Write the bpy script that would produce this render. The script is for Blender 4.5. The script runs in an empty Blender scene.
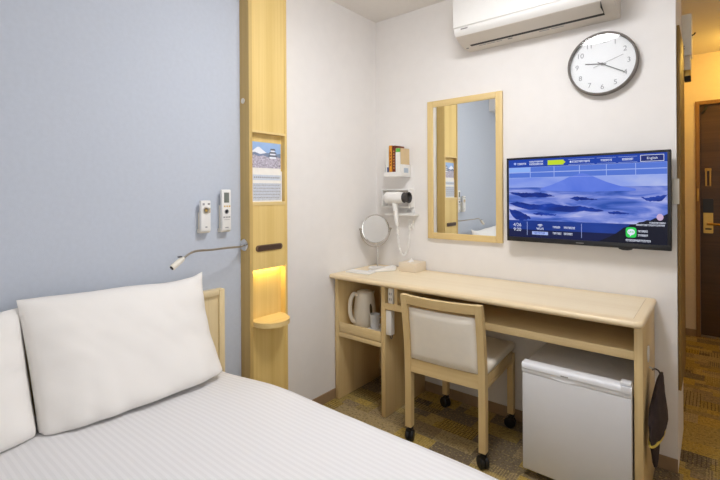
import bpy, bmesh, math, random
from mathutils import Vector, Matrix
PI = math.pi
random.seed(7)
SC = bpy.context.scene
COL = SC.collection

# ------------------------------------------------------------------ helpers
def lin(c):
    o = []
    for v in c[:3]:
        v /= 255.0
        o.append(v / 12.92 if v <= .04045 else ((v + .055) / 1.055) ** 2.4)
    return (*o, 1.0)

def newmat(name):
    m = bpy.data.materials.new(name)
    m.use_nodes = True
    return m, m.node_tree.nodes, m.node_tree.links, m.node_tree.nodes['Principled BSDF']

def mat(name, col, rough=.5, metal=0.0, var=.04, scale=30, bump=0.0, bscale=300, spec=.5, coat=0.0):
    """plain surface with slight procedural mottling and an optional fine bump"""
    m, N, L, B = newmat(name)
    B.inputs['Roughness'].default_value = rough
    B.inputs['Metallic'].default_value = metal
    B.inputs['Specular IOR Level'].default_value = spec
    B.inputs['Coat Weight'].default_value = coat
    tc = N.new('ShaderNodeTexCoord')
    n = N.new('ShaderNodeTexNoise'); n.inputs['Scale'].default_value = scale; n.inputs['Detail'].default_value = 3
    L.new(tc.outputs['Object'], n.inputs['Vector'])
    r = N.new('ShaderNodeValToRGB')
    c = lin(col)
    r.color_ramp.elements[0].position = .3; r.color_ramp.elements[1].position = .7
    r.color_ramp.elements[0].color = (*[v * (1 - var) for v in c[:3]], 1)
    r.color_ramp.elements[1].color = (*[min(1, v * (1 + var)) for v in c[:3]], 1)
    L.new(n.outputs['Fac'], r.inputs['Fac']); L.new(r.outputs['Color'], B.inputs['Base Color'])
    if bump:
        n2 = N.new('ShaderNodeTexNoise'); n2.inputs['Scale'].default_value = bscale; n2.inputs['Detail'].default_value = 4
        L.new(tc.outputs['Object'], n2.inputs['Vector'])
        b = N.new('ShaderNodeBump'); b.inputs['Strength'].default_value = bump; b.inputs['Distance'].default_value = .002
        L.new(n2.outputs['Fac'], b.inputs['Height']); L.new(b.outputs['Normal'], B.inputs['Normal'])
    return m

def wood(name, c1, c2, axis='x', rough=.45, fine=90, coat=.0):
    """straight-grained veneer, grain running along the given axis"""
    m, N, L, B = newmat(name)
    B.inputs['Roughness'].default_value = rough
    B.inputs['Coat Weight'].default_value = coat
    tc = N.new('ShaderNodeTexCoord'); mp = N.new('ShaderNodeMapping')
    s = {'x': (1.2, fine, fine), 'y': (fine, 1.2, fine), 'z': (fine, fine, 1.2)}[axis]
    mp.inputs['Scale'].default_value = s
    L.new(tc.outputs['Object'], mp.inputs['Vector'])
    n = N.new('ShaderNodeTexNoise'); n.inputs['Scale'].default_value = 1.0; n.inputs['Detail'].default_value = 6
    n.inputs['Roughness'].default_value = .6; n.inputs['Distortion'].default_value = .4
    L.new(mp.outputs['Vector'], n.inputs['Vector'])
    mp2 = N.new('ShaderNodeMapping'); mp2.inputs['Scale'].default_value = tuple(v * .16 for v in s)
    L.new(tc.outputs['Object'], mp2.inputs['Vector'])
    n2 = N.new('ShaderNodeTexNoise'); n2.inputs['Scale'].default_value = 1.0; n2.inputs['Detail'].default_value = 2
    L.new(mp2.outputs['Vector'], n2.inputs['Vector'])
    a = N.new('ShaderNodeMath'); a.operation = 'MULTIPLY_ADD'; a.inputs[1].default_value = .55
    L.new(n.outputs['Fac'], a.inputs[0])
    a2 = N.new('ShaderNodeMath'); a2.operation = 'MULTIPLY'; a2.inputs[1].default_value = .45
    L.new(n2.outputs['Fac'], a2.inputs[0]); L.new(a2.outputs[0], a.inputs[2])
    r = N.new('ShaderNodeValToRGB')
    r.color_ramp.elements[0].position = .34; r.color_ramp.elements[1].position = .66
    r.color_ramp.elements[0].color = lin(c2); r.color_ramp.elements[1].color = lin(c1)
    L.new(a.outputs[0], r.inputs['Fac']); L.new(r.outputs['Color'], B.inputs['Base Color'])
    b = N.new('ShaderNodeBump'); b.inputs['Strength'].default_value = .06; b.inputs['Distance'].default_value = .001
    L.new(n.outputs['Fac'], b.inputs['Height']); L.new(b.outputs['Normal'], B.inputs['Normal'])
    return m

def emit(name, col, strength=1.0, rough=.25):
    m, N, L, B = newmat(name)
    B.inputs['Base Color'].default_value = (.01, .01, .012, 1)
    B.inputs['Roughness'].default_value = rough
    B.inputs['Emission Color'].default_value = lin(col)
    B.inputs['Emission Strength'].default_value = strength
    B.inputs['Specular IOR Level'].default_value = .12
    return m

def emit_noise(name, cols, mscale, strength=1.0, lo=.35, hi=.68, dist=.6):
    """lit screen content: stretched clouds between several colours"""
    m, N, L, B = newmat(name)
    B.inputs['Base Color'].default_value = (.01, .01, .012, 1)
    B.inputs['Roughness'].default_value = .25
    tc = N.new('ShaderNodeTexCoord'); mp = N.new('ShaderNodeMapping'); mp.inputs['Scale'].default_value = mscale
    n = N.new('ShaderNodeTexNoise'); n.inputs['Scale'].default_value = 1; n.inputs['Detail'].default_value = 7
    n.inputs['Distortion'].default_value = dist
    L.new(tc.outputs['Object'], mp.inputs['Vector']); L.new(mp.outputs['Vector'], n.inputs['Vector'])
    r = N.new('ShaderNodeValToRGB'); e = r.color_ramp.elements
    e[0].position = lo; e[1].position = hi
    e[0].color = lin(cols[0]); e[1].color = lin(cols[-1])
    for i, c in enumerate(cols[1:-1]):
        q = e.new(lo + (hi - lo) * (i + 1) / (len(cols) - 1)); q.color = lin(c)
    L.new(n.outputs['Fac'], r.inputs['Fac']); L.new(r.outputs['Color'], B.inputs['Emission Color'])
    B.inputs['Emission Strength'].default_value = strength
    B.inputs['Specular IOR Level'].default_value = .12
    return m

def clear_glass(name):
    m = bpy.data.materials.new(name); m.use_nodes = True
    N, L = m.node_tree.nodes, m.node_tree.links
    N.clear()
    o = N.new('ShaderNodeOutputMaterial'); mx = N.new('ShaderNodeMixShader'); t = N.new('ShaderNodeBsdfTransparent')
    g = N.new('ShaderNodeBsdfGlossy'); g.inputs['Roughness'].default_value = .01
    f = N.new('ShaderNodeFresnel'); f.inputs['IOR'].default_value = 1.38
    L.new(f.outputs[0], mx.inputs[0]); L.new(t.outputs[0], mx.inputs[1]); L.new(g.outputs[0], mx.inputs[2]); L.new(mx.outputs[0], o.inputs[0])
    return m

OFF = {}          # world offset of the empty each mesh hangs under

def tag(o, label=None, cat=None, group=None, kind=None):
    for k, v in (('label', label), ('category', cat), ('group', group), ('kind', kind)):
        if v: o[k] = v
    return o

def thing(name, label, cat, loc=(0, 0, 0), rz=0, group=None):
    o = bpy.data.objects.new(name, None); COL.objects.link(o)
    o.empty_display_size = .1
    o.location = loc; o.rotation_euler = (0, 0, rz)
    OFF[o.name] = Vector(loc)
    return tag(o, label, cat, group)

class MB:
    """collects shapes in world coordinates, then links them as one mesh object"""
    def __init__(s):
        s.bm = bmesh.new()
    def _face(s, vs, mi):
        try:
            f = s.bm.faces.new(vs); f.material_index = mi; return f
        except ValueError:
            return None
    def box(s, x0, x1, y0, y1, z0, z1, bev=0, mi=0, seg=2, M=None):
        v = [s.bm.verts.new((x, y, z)) for x in (x0, x1) for y in (y0, y1) for z in (z0, z1)]
        if M: 
            for q in v: q.co = M @ q.co
        fs = [s._face([v[i] for i in q], mi) for q in ((0, 1, 3, 2), (4, 6, 7, 5), (0, 4, 5, 1), (2, 3, 7, 6), (0, 2, 6, 4), (1, 5, 7, 3))]
        if bev:
            es = {e for f in fs for e in f.edges}
            r = bmesh.ops.bevel(s.bm, geom=list(es), offset=bev, segments=seg, profile=.5, affect='EDGES', clamp_overlap=True)
            for f in r['faces']: f.material_index = mi
        return s
    def prism(s, pts, axis, lo, hi, mi=0, bev=0, M=None):
        """polygon in the two other axes (in order), extruded along axis"""
        def mk(p, t):
            a, b = p
            c = {'x': (t, a, b), 'y': (a, t, b), 'z': (a, b, t)}[axis]
            return s.bm.verts.new(M @ Vector(c) if M else c)
        A = [mk(p, lo) for p in pts]; Bv = [mk(p, hi) for p in pts]
        n = len(pts)
        fs = [s._face(A, mi), s._face(Bv[::-1], mi)]
        for i in range(n):
            fs.append(s._face([A[i], Bv[i], Bv[(i + 1) % n], A[(i + 1) % n]], mi))
        if bev:
            es = set(fs[0].edges) | set(fs[1].edges)
            r = bmesh.ops.bevel(s.bm, geom=list(es), offset=bev, segments=2, profile=.5, affect='EDGES', clamp_overlap=True)
            for f in r['faces']: f.material_index = mi
        return s
    def loft(s, rings, mi=0, cap=True, closed=True):
        R = [[s.bm.verts.new(p) for p in r] for r in rings]
        n = len(R[0])
        for a, b in zip(R, R[1:]):
            for i in range(n if closed else n - 1):
                s._face([a[i], a[(i + 1) % n], b[(i + 1) % n], b[i]], mi)
        if cap and closed:
            s._face(R[0][::-1], mi); s._face(R[-1], mi)
        return s
    def lathe(s, prof, c, axis='z', seg=32, mi=0, cap=True):
        rings = []
        for r, t in prof:
            ring = []
            for k in range(seg):
                a = 2 * PI * k / seg
                u, w = r * math.cos(a), r * math.sin(a)
                p = {'z': (u, w, t), 'y': (w, t, u), 'x': (t, u, w)}[axis]
                ring.append(Vector(p) + Vector(c))
            rings.append(ring)
        return s.loft(rings, mi, cap)
    def tube(s, pts, r, seg=10, mi=0):
        pts = [Vector(p) for p in pts]
        rr = r if isinstance(r, (list, tuple)) else [r] * len(pts)
        rings = []; up = None
        for i, p in enumerate(pts):
            d = (pts[min(i + 1, len(pts) - 1)] - pts[max(i - 1, 0)]).normalized()
            if up is None:
                up = Vector((0, 0, 1)) if abs(d.z) < .9 else Vector((1, 0, 0))
            a = d.cross(up).normalized(); b = a.cross(d).normalized(); up = b
            rings.append([p + a * rr[i] * math.cos(2 * PI * k / seg) + b * rr[i] * math.sin(2 * PI * k / seg) for k in range(seg)])
        return s.loft(rings, mi)
    def cyl(s, p0, p1, r0, r1=None, seg=24, mi=0):
        return s.tube([p0, p1], [r0, r0 if r1 is None else r1], seg, mi)
    def poly(s, pts, mi=0):
        s._face([s.bm.verts.new(p) for p in pts], mi); return s
    def text(s, string, size, M, mi=0, bold=0, align='CENTER'):
        c = bpy.data.curves.new('lettering', 'FONT'); c.body = string; c.size = size; c.align_x = align; c.align_y = 'CENTER'
        c.offset = bold
        o = bpy.data.objects.new('lettering', c); COL.objects.link(o)
        dg = bpy.context.evaluated_depsgraph_get(); dg.update()
        me = bpy.data.meshes.new_from_object(o.evaluated_get(dg))
        vs = [s.bm.verts.new(M @ v.co) for v in me.vertices]
        for p in me.polygons: s._face([vs[i] for i in p.vertices], mi)
        bpy.data.objects.remove(o); bpy.data.curves.remove(c); bpy.data.meshes.remove(me)
        return s
    def build(s, name, mats, parent=None, smooth=35, fix=True, local=False):
        if fix: bmesh.ops.recalc_face_normals(s.bm, faces=s.bm.faces[:])
        me = bpy.data.meshes.new(name)
        off = Vector((0, 0, 0))
        q = parent
        if q is not None and not local:
            off = OFF.get(q.name, Vector((0, 0, 0)))
        if off.length: bmesh.ops.translate(s.bm, vec=-off, verts=s.bm.verts[:])
        s.bm.to_mesh(me); s.bm.free()
        for m in (mats if isinstance(mats, (list, tuple)) else [mats]): me.materials.append(m)
        if smooth:
            me.polygons.foreach_set('use_smooth', [True] * len(me.polygons))
            me.set_sharp_from_angle(angle=math.radians(smooth))
        o = bpy.data.objects.new(name, me); COL.objects.link(o)
        if parent is not None:
            o.parent = parent; OFF[o.name] = off
        return o

def rrect(x0, x1, z0, z1, r, n=5):
    out = []
    for cx, cz, a0 in ((x1 - r, z1 - r, 0), (x0 + r, z1 - r, 90), (x0 + r, z0 + r, 180), (x1 - r, z0 + r, 270)):
        for k in range(n + 1):
            a = math.radians(a0 + 90 * k / n); out.append((cx + r * math.cos(a), cz + r * math.sin(a)))
    return out

def structure(name, mb, m, parent=None, smooth=0):
    o = mb.build(name, m, parent, smooth)
    if parent is None: o['kind'] = 'structure'
    return o

# ------------------------------------------------------------------ materials
M_white_wall = mat('white wallpaper', (232, 229, 226), .85, var=.012, scale=14, bump=.18, bscale=420)
M_blue_wall = mat('pale blue wallpaper', (190, 197, 209), .85, var=.02, scale=60, bump=.25, bscale=380)
M_ceil = mat('ceiling paper', (228, 224, 219), .9, var=.01, bump=.15, bscale=400)
M_corr_wall = mat('corridor wallpaper', (228, 214, 192), .85, var=.015, bump=.15)
M_base = mat('brown vinyl skirting', (156, 130, 100), .5, var=.05)
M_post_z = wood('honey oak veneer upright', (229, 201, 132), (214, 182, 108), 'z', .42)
M_post_shaded = wood('shaded oak veneer flank', (206, 177, 112), (190, 158, 94), 'z', .45)  # darker copy of the column veneer, with the flank's shade in its colour
M_oak_y = wood('honey oak veneer level', (229, 204, 146), (214, 186, 122), 'y', .42)
M_head_z = wood('headboard ash', (234, 216, 174), (222, 200, 152), 'z', .42)
M_head_y = wood('headboard ash trim', (229, 211, 172), (217, 196, 152), 'y', .4)
M_desk_x = wood('pale beech laminate', (239, 224, 194), (230, 212, 178), 'x', .36)
M_desk_edge = wood('beech nosing', (235, 216, 180), (225, 203, 164), 'x', .33)
M_desk_yx = wood('beech nosing across', (235, 216, 180), (225, 203, 164), 'y', .33)
M_desk_z = wood('beech panel', (222, 197, 146), (209, 181, 128), 'z', .42)
M_desk_shelf = wood('beech shelf', (226, 202, 152), (213, 187, 136), 'x', .42)
M_groove = mat('inlay line', (178, 150, 108), .5)
M_chair_z = wood('beech chair timber', (222, 197, 146), (208, 180, 128), 'z', .4, fine=70)
M_chair_x = wood('beech chair rail', (222, 197, 146), (208, 180, 128), 'x', .4, fine=70)
M_frame_z = wood('mirror frame upright', (226, 200, 142), (212, 184, 124), 'z', .42)
M_frame_x = wood('mirror frame rail', (226, 200, 142), (212, 184, 124), 'x', .42)
M_vinyl = mat('cream upholstery vinyl', (238, 231, 218), .45, var=.015, bump=.06, bscale=500)
M_piping = mat('grey piping', (176, 164, 146), .6)
M_white_pl = mat('white plastic', (232, 231, 228), .35, var=.008)
M_warm_pl = mat('warm white plastic', (228, 222, 208), .35, var=.01)
M_ac_beige = mat('grey beige plastic', (214, 207, 197), .4, var=.01)
M_fridge = mat('fridge enamel', (224, 225, 228), .3, var=.006, coat=.2)
M_fridge_lt = mat('fridge trim plastic', (234, 236, 240), .35, var=.006)
M_black = mat('black plastic', (22, 22, 24), .35)
M_rubber = mat('black rubber', (20, 21, 24), .45)
M_dark = mat('dark slot', (30, 26, 23), .6)
M_brown_pl = mat('dark brown plastic', (104, 78, 56), .4)
M_grey_rim = mat('grey brown rim', (112, 106, 100), .45)
M_grey_txt = mat('grey print', (128, 126, 124), .6)
M_lt_txt = mat('light grey print', (158, 158, 160), .6)
M_dial = mat('dial paper', (243, 244, 244), .7, var=.004)
M_hand = mat('clock hand grey', (112, 110, 108), .5)
M_chrome = mat('chrome', (214, 212, 208), .14, metal=1)
M_steel = mat('brushed nickel', (188, 180, 168), .28, metal=1)
M_brass = mat('brass', (196, 158, 84), .3, metal=1)
M_glass = clear_glass('clear glass')
M_mirror, _n, _l, _b = newmat('silvered mirror')
_b.inputs['Base Color'].default_value = (.88, .9, .89, 1); _b.inputs['Metallic'].default_value = 1; _b.inputs['Roughness'].default_value = .004
M_cotton = mat('white cotton', (235, 232, 228), .9, var=.01, scale=8, bump=.08, bscale=700)
M_mattress = mat('mattress ticking', (222, 218, 210), .9, var=.02)
M_kettle = mat('cream kettle plastic', (242, 236, 222), .3, var=.01, coat=.2)
M_cup = mat('pale blue grey china', (206, 209, 214), .25)
M_window_dk = mat('smoked gauge', (92, 80, 62), .3)
M_bag = mat('dark brown cloth', (58, 45, 43), .9, var=.18, scale=40, bump=.3, bscale=250)
M_yellow = mat('yellow band', (222, 198, 92), .5)
M_tissue = mat('tissue paper', (240, 238, 234), .95)
M_cream_card = mat('cream card', (226, 212, 190), .6, var=.015)
M_orange = mat('orange spine', (226, 152, 40), .5, var=.12, scale=120)
M_maroon = mat('maroon cover', (112, 44, 28), .5, var=.15, scale=120)
M_tan = mat('tan cover', (214, 190, 148), .6, var=.02)
M_green = mat('green print', (92, 184, 72), .5)
M_paper = mat('page paper', (236, 233, 226), .8)
M_navy = mat('navy cover', (70, 80, 130), .5)
M_door = wood('dark walnut door', (88, 64, 38), (66, 46, 26), 'x', .4, fine=60)
M_door_frame = wood('walnut door frame', (150, 112, 60), (126, 92, 46), 'z', .45)
M_box_grey = mat('grey beige cover', (234, 229, 216), .5)
M_panel = wood('dark gold wood panel', (150, 118, 62), (128, 98, 46), 'z', .5)
M_lcd = mat('grey lcd', (118, 124, 116), .3)
M_ochre = mat('ochre button', (216, 184, 110), .5)

# carpet: blocks of olive, ochre, taupe and charcoal loops with woven line patterns
def carpet_material():
    m, N, L, B = newmat('patchwork loop carpet')
    B.inputs['Roughness'].default_value = .95; B.inputs['Specular IOR Level'].default_value = .1
    tc = N.new('ShaderNodeTexCoord'); sp = N.new('ShaderNodeSeparateXYZ'); L.new(tc.outputs['Object'], sp.inputs[0])
    def mth(op, a, b=None, c=None):
        n = N.new('ShaderNodeMath'); n.operation = op
        for i, v in enumerate((a, b, c)):
            if v is None: continue
            if isinstance(v, (int, float)): n.inputs[i].default_value = v
            else: L.new(v, n.inputs[i])
        return n.outputs[0]
    X, Y = sp.outputs[0], sp.outputs[1]
    def cells(w, h, seed):
        row = mth('FLOOR', mth('DIVIDE', Y, h))
        wn = N.new('ShaderNodeTexWhiteNoise'); wn.noise_dimensions = '2D'
        cb = N.new('ShaderNodeCombineXYZ'); L.new(row, cb.inputs[0]); cb.inputs[1].default_value = seed
        L.new(cb.outputs[0], wn.inputs['Vector'])
        col = mth('FLOOR', mth('ADD', mth('DIVIDE', X, w), mth('MULTIPLY', wn.outputs['Value'], 7.0)))
        w2 = N.new('ShaderNodeTexWhiteNoise'); w2.noise_dimensions = '3D'
        c2 = N.new('ShaderNodeCombineXYZ'); L.new(row, c2.inputs[0]); L.new(col, c2.inputs[1]); c2.inputs[2].default_value = seed
        L.new(c2.outputs[0], w2.inputs['Vector'])
        return w2
    A = cells(.21, .115, 3.3); C = cells(.10, .0575, 9.1)
    def ramp(fac, cols):
        r = N.new('ShaderNodeValToRGB'); r.color_ramp.interpolation = 'CONSTANT'
        e = r.color_ramp.elements
        e[0].position = 0; e[0].color = lin(cols[0]); e[1].position = 1 / len(cols); e[1].color = lin(cols[1])
        for i, c in enumerate(cols[2:]):
            q = e.new((i + 2) / len(cols)); q.color = lin(c)
        L.new(fac, r.inputs['Fac']); return r.outputs['Color']
    PAL = [(176, 152, 88), (150, 132, 102), (186, 158, 82), (124, 110, 90), (172, 152, 112), (164, 142, 84), (134, 118, 90), (182, 158, 100), (156, 136, 90)]
    base = ramp(A.outputs['Value'], PAL)
    small = ramp(C.outputs['Value'], PAL[::-1])
    def mix(f, a, b):
        n = N.new('ShaderNodeMix'); n.data_type = 'RGBA'
        if isinstance(f, (int, float)): n.inputs[0].default_value = f
        else: L.new(f, n.inputs[0])
        for k, v in ((6, a), (7, b)):
            if isinstance(v, tuple): n.inputs[k].default_value = v
            else: L.new(v, n.inputs[k])
        return n.outputs[2]
    sa = N.new('ShaderNodeSeparateColor'); L.new(A.outputs['Color'], sa.inputs[0])
    use_small = mth('GREATER_THAN', sa.outputs[0], .62)
    col = mix(use_small, base, small)
    # woven grids and stripes on some blocks
    gx = mth('LESS_THAN', mth('FRACT', mth('DIVIDE', X, .017)), .22)
    gy = mth('LESS_THAN', mth('FRACT', mth('DIVIDE', Y, .017)), .22)
    grid = mth('MULTIPLY', mth('MAXIMUM', gx, gy), mth('GREATER_THAN', sa.outputs[1], .80))
    stripe = mth('MULTIPLY', mth('LESS_THAN', mth('FRACT', mth('DIVIDE', X, .012)), .35), mth('LESS_THAN', sa.outputs[1], .2))
    col = mix(mth('MULTIPLY', grid, .8), col, lin((66, 56, 44)))
    col = mix(mth('MULTIPLY', stripe, .45), col, lin((200, 178, 120)))
    def fleck(scale, thr, amt, c):
        q = N.new('ShaderNodeTexNoise'); q.inputs['Scale'].default_value = scale; q.inputs['Detail'].default_value = 2
        L.new(tc.outputs['Object'], q.inputs['Vector'])
        return q, mix(mth('MULTIPLY', mth('GREATER_THAN', q.outputs['Fac'], thr), amt), col, lin(c))
    _, col = fleck(70, .57, .42, (92, 78, 54))
    _, col = fleck(90, .60, .45, (206, 182, 118))
    n, col = fleck(240, .55, .30, (76, 64, 48))
    L.new(col, B.inputs['Base Color'])
    b = N.new('ShaderNodeBump'); b.inputs['Strength'].default_value = .5; b.inputs['Distance'].default_value = .003
    L.new(n.outputs['Fac'], b.inputs['Height']); L.new(b.outputs['Normal'], B.inputs['Normal'])
    return m
M_carpet = carpet_material()

def duvet_material():
    m, N, L, B = newmat('white satin-stripe cotton')
    tc = N.new('ShaderNodeTexCoord'); sp = N.new('ShaderNodeSeparateXYZ'); L.new(tc.outputs['Object'], sp.inputs[0])
    s = N.new('ShaderNodeMath'); s.operation = 'MULTIPLY'; s.inputs[1].default_value = 2 * PI / .018; L.new(sp.outputs[1], s.inputs[0])
    w = N.new('ShaderNodeMath'); w.operation = 'SINE'; L.new(s.outputs[0], w.inputs[0])
    r = N.new('ShaderNodeMapRange'); r.interpolation_type = 'SMOOTHSTEP'
    r.inputs[1].default_value = -.35; r.inputs[2].default_value = .35; L.new(w.outputs[0], r.inputs[0])
    mx = N.new('ShaderNodeMix'); mx.data_type = 'RGBA'; L.new(r.outputs[0], mx.inputs[0])
    mx.inputs[6].default_value = lin((221, 220, 221)); mx.inputs[7].default_value = lin((225, 224, 225))
    L.new(mx.outputs[2], B.inputs['Base Color'])
    r2 = N.new('ShaderNodeMapRange'); r2.inputs[3].default_value = .75; r2.inputs[4].default_value = .5; L.new(r.outputs[0], r2.inputs[0])
    L.new(r2.outputs[0], B.inputs['Roughness'])
    b = N.new('ShaderNodeBump'); b.inputs['Strength'].default_value = .25; b.inputs['Distance'].default_value = .0015
    L.new(r.outputs[0], b.inputs['Height']); L.new(b.outputs['Normal'], B.inputs['Normal'])
    return m
M_duvet = duvet_material()

# ------------------------------------------------------------------ room shell
H = 2.454
XB = 0.0       # blue head wall plane
structure('floor', MB().box(-.2, 2.7, -3.1, 2.5, -.1, 0), M_carpet)
structure('ceiling', MB().box(-.2, 2.7, -3.1, 2.5, H, H + .1), M_ceil)
structure('wall_head', MB().box(-.2, XB, -3.1, -1.0, 0, H), M_blue_wall)
structure('wall_corner', MB().box(-.2, 0, -1.0, 0, 0, H), M_white_wall)
structure('wall_desk', MB().prism([(-.2, 0), (1.69, 0), (1.69, .46), (1.5, .46), (1.5, .12), (-.2, .12)], 'z', 0, H), M_white_wall)
structure('wall_corridor', MB().box(1.5, 1.60, .46, 2.36, 0, H), M_corr_wall)
structure('wall_entrance', MB().box(1.5, 1.70, 2.36, 2.5, 0, H).box(2.56, 2.7, 2.36, 2.5, 0, H).box(1.70, 2.56, 2.36, 2.5, 2.045, H), M_corr_wall)
structure('wall_east', MB().box(2.6, 2.7, -3.1, -2.70, 0, H).box(2.6, 2.7, -1.50, 2.36, 0, H).box(2.6, 2.7, -2.70, -1.50, 0, .80).box(2.6, 2.7, -2.70, -1.50, 2.05, H), M_white_wall)
fill_win2 = structure('fill_window_2', MB().box(2.64, 2.69, -2.70, -2.66, .80, 2.05).box(2.64, 2.69, -1.54, -1.50, .80, 2.05).box(2.64, 2.69, -2.66, -1.54, .80, .84).box(2.64, 2.69, -2.66, -1.54, 2.01, 2.05), M_white_pl)  # invented unseen opening, put in to brighten the head wall and pillows
MB().box(2.662, 2.667, -2.66, -1.54, .84, 2.01).build('pane', M_glass, fill_win2, 0)
structure('wall_south', MB().box(0, 1.20, -3.1, -3.0, 0, H).box(2.45, 2.6, -3.1, -3.0, 0, H).box(1.20, 2.45, -3.1, -3.0, 0, .80).box(1.20, 2.45, -3.1, -3.0, 2.05, H), M_white_wall)
fill_win = structure('fill_window_1', MB().box(1.20, 1.24, -3.09, -3.04, .80, 2.05).box(2.41, 2.45, -3.09, -3.04, .80, 2.05).box(1.24, 2.41, -3.09, -3.04, .80, .84).box(1.24, 2.41, -3.09, -3.04, 2.01, 2.05).box(1.805, 1.845, -3.08, -3.05, .84, 2.01), M_white_pl)  # made-up opening out of view, added to light the desk side from the front
MB().box(1.24, 1.805, -3.067, -3.062, .84, 2.01).build('pane', M_glass, fill_win, 0)
MB().box(1.845, 2.41, -3.067, -3.062, .84, 2.01).build('pane', M_glass, fill_win, 0)
structure('trim_1', MB().box(XB, .28, -3.0, -1.991, 2.12, H), M_white_wall)       # boxed beam over the bed end
structure('baseboard_corner', MB().box(0, .007, -.880, 0, 0, .06, .002), M_base)
structure('baseboard_desk', MB().box(.007, 1.69, -.008, 0, 0, .06, .002), M_base)
structure('baseboard_corridor', MB().box(1.60, 1.608, .46, 2.352, 0, .06, .002), M_base)
structure('baseboard_entrance', MB().box(1.608, 1.70, 2.352, 2.36, 0, .06, .002), M_base)
structure('trim_2', MB().box(1.70, 1.73, 2.35, 2.42, 0, 2.015).box(2.53, 2.56, 2.35, 2.42, 0, 2.015).box(1.70, 2.56, 2.35, 2.42, 2.015, 2.045), M_door_frame)
door = structure('door_1', MB().box(1.732, 2.528, 2.372, 2.41, .004, 2.013, .002), M_door)
tag(MB().box(1.732, 2.528, 2.364, 2.3715, .004, .02).build('threshold_strip', M_steel, door), 'bright metal threshold strip')
lk = MB().prism(rrect(1.752, 1.818, .905, 1.08, .006), 'y', 2.352, 2.3715).build('lock_plate', M_brass, door)
tag(lk, 'brass lock plate')
MB().prism(rrect(1.764, 1.808, .935, .948, .004), 'y', 2.351, 2.3525).build('slot', M_dark, lk)
tag(MB().prism(rrect(1.75, 1.82, 1.08, 1.20, .01), 'y', 2.342, 2.3715).build('card_reader', M_black, door), 'black card reader')
MB().tube([(1.785, 2.352, .985), (1.785, 2.31, .985), (1.80, 2.30, .985), (1.92, 2.30, .985)], .009).build('door_handle', M_brass, door)
MB().tube([(1.772, 2.371, 1.44), (1.772, 2.345, 1.44), (1.772, 2.345, 1.31), (1.80, 2.345, 1.31), (1.80, 2.345, 1.44), (1.80, 2.371, 1.44)], .006).box(1.764, 1.808, 2.34, 2.371, 1.44, 1.462, .003).build('door_guard', M_brass, door)
MB().tube([(1.775, 2.37, 2.0), (1.762, 2.34, 1.955), (1.745, 2.345, 1.935)], .009).build('closer_arm', M_dark, door)
MB().box(1.708, 1.724, 2.338, 2.35, 1.18, 1.29, .003).build('guard_catch', M_brass, bpy.data.objects['trim_2'])

# ------------------------------------------------------------------ bedside oak column
Y0, Y1 = -1.1205, -.881
XF = .074
colm = thing('bedside_column', 'tall honey oak bedside column with niches set between blue wall and white wall', 'wall panel', (.0383, -1.0007, 0))
# carcass with the two recesses (front is built from strips around them)
LS = -1.102; RS = -.8955
MB().box(XB, XF, Y0, LS, .0, H).build('side_panel', M_post_shaded, colm, 0)
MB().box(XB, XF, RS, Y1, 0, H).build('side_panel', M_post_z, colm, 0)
XP = XF - .003
MB().box(XB, XP, LS, RS, 1.5672, H).build('upper_panel', M_post_z, colm, 0)
nb = MB().box(XB, .0451, LS, RS, 1.2234, 1.5672).build('niche_back', M_post_z, colm, 0)
MB().box(.0451, XF, LS, RS, 1.207, 1.2234).build('niche_ledge', M_oak_y, colm, 0)
MB().box(.0451, XF, LS, RS, 1.5677, 1.5788).build('niche_head', M_oak_y, colm, 0)
MB().box(XB, XP, LS, RS, .8865, 1.207).build('middle_panel', M_post_z, colm, 0)
MB().box(XB, .0354, LS, RS, .6373, .8865).build('lit_niche_back', M_post_z, colm, 0)
MB().box(XB, XP, LS, RS, 0, .6132).build('lower_panel', M_post_z, colm, 0)
sh = [(XP - .03, LS + .001), (XP, LS + .001)]
sh = [(XB + .002, LS), (XP, LS)] + [(XF + .110 * math.sin(PI * t / 24) ** .8, -1.007 - .095 * math.cos(PI * t / 24)) for t in range(1, 24)] + [(XP, RS), (XB + .002, RS)]
tag(MB().prism(sh, 'z', .6132, .6373, bev=.004).build('half_round_shelf', M_oak_y, colm), 'half-round projecting oak shelf')
op = MB().prism(rrect(-1.083, -.916, .977, 1.008, .0145, 8), 'x', XP - .002, XF + .002, bev=.001).build('outlet_plate', M_brown_pl, colm)
MB().prism(rrect(-1.073, -.926, .983, 1.003, .009, 8), 'x', XF + .002, XF + .0032).build('socket_strip', mat('brown slot', (70, 50, 38), .5), op)
led = emit('warm led', (255, 214, 96), 3)
tag(MB().box(.0412, .0586, LS + .006, RS - .004, .8811, .886).build('light_strip', led, colm), 'warm yellow light strip')
MB().lathe([(.011, 0), (.014, -.003), (.014, -.005), (.007, -.005), (.007, -.002)], (.0296, Y0, 1.7217), 'y', 24).build('lock_ring', M_warm_pl, colm)

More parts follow.
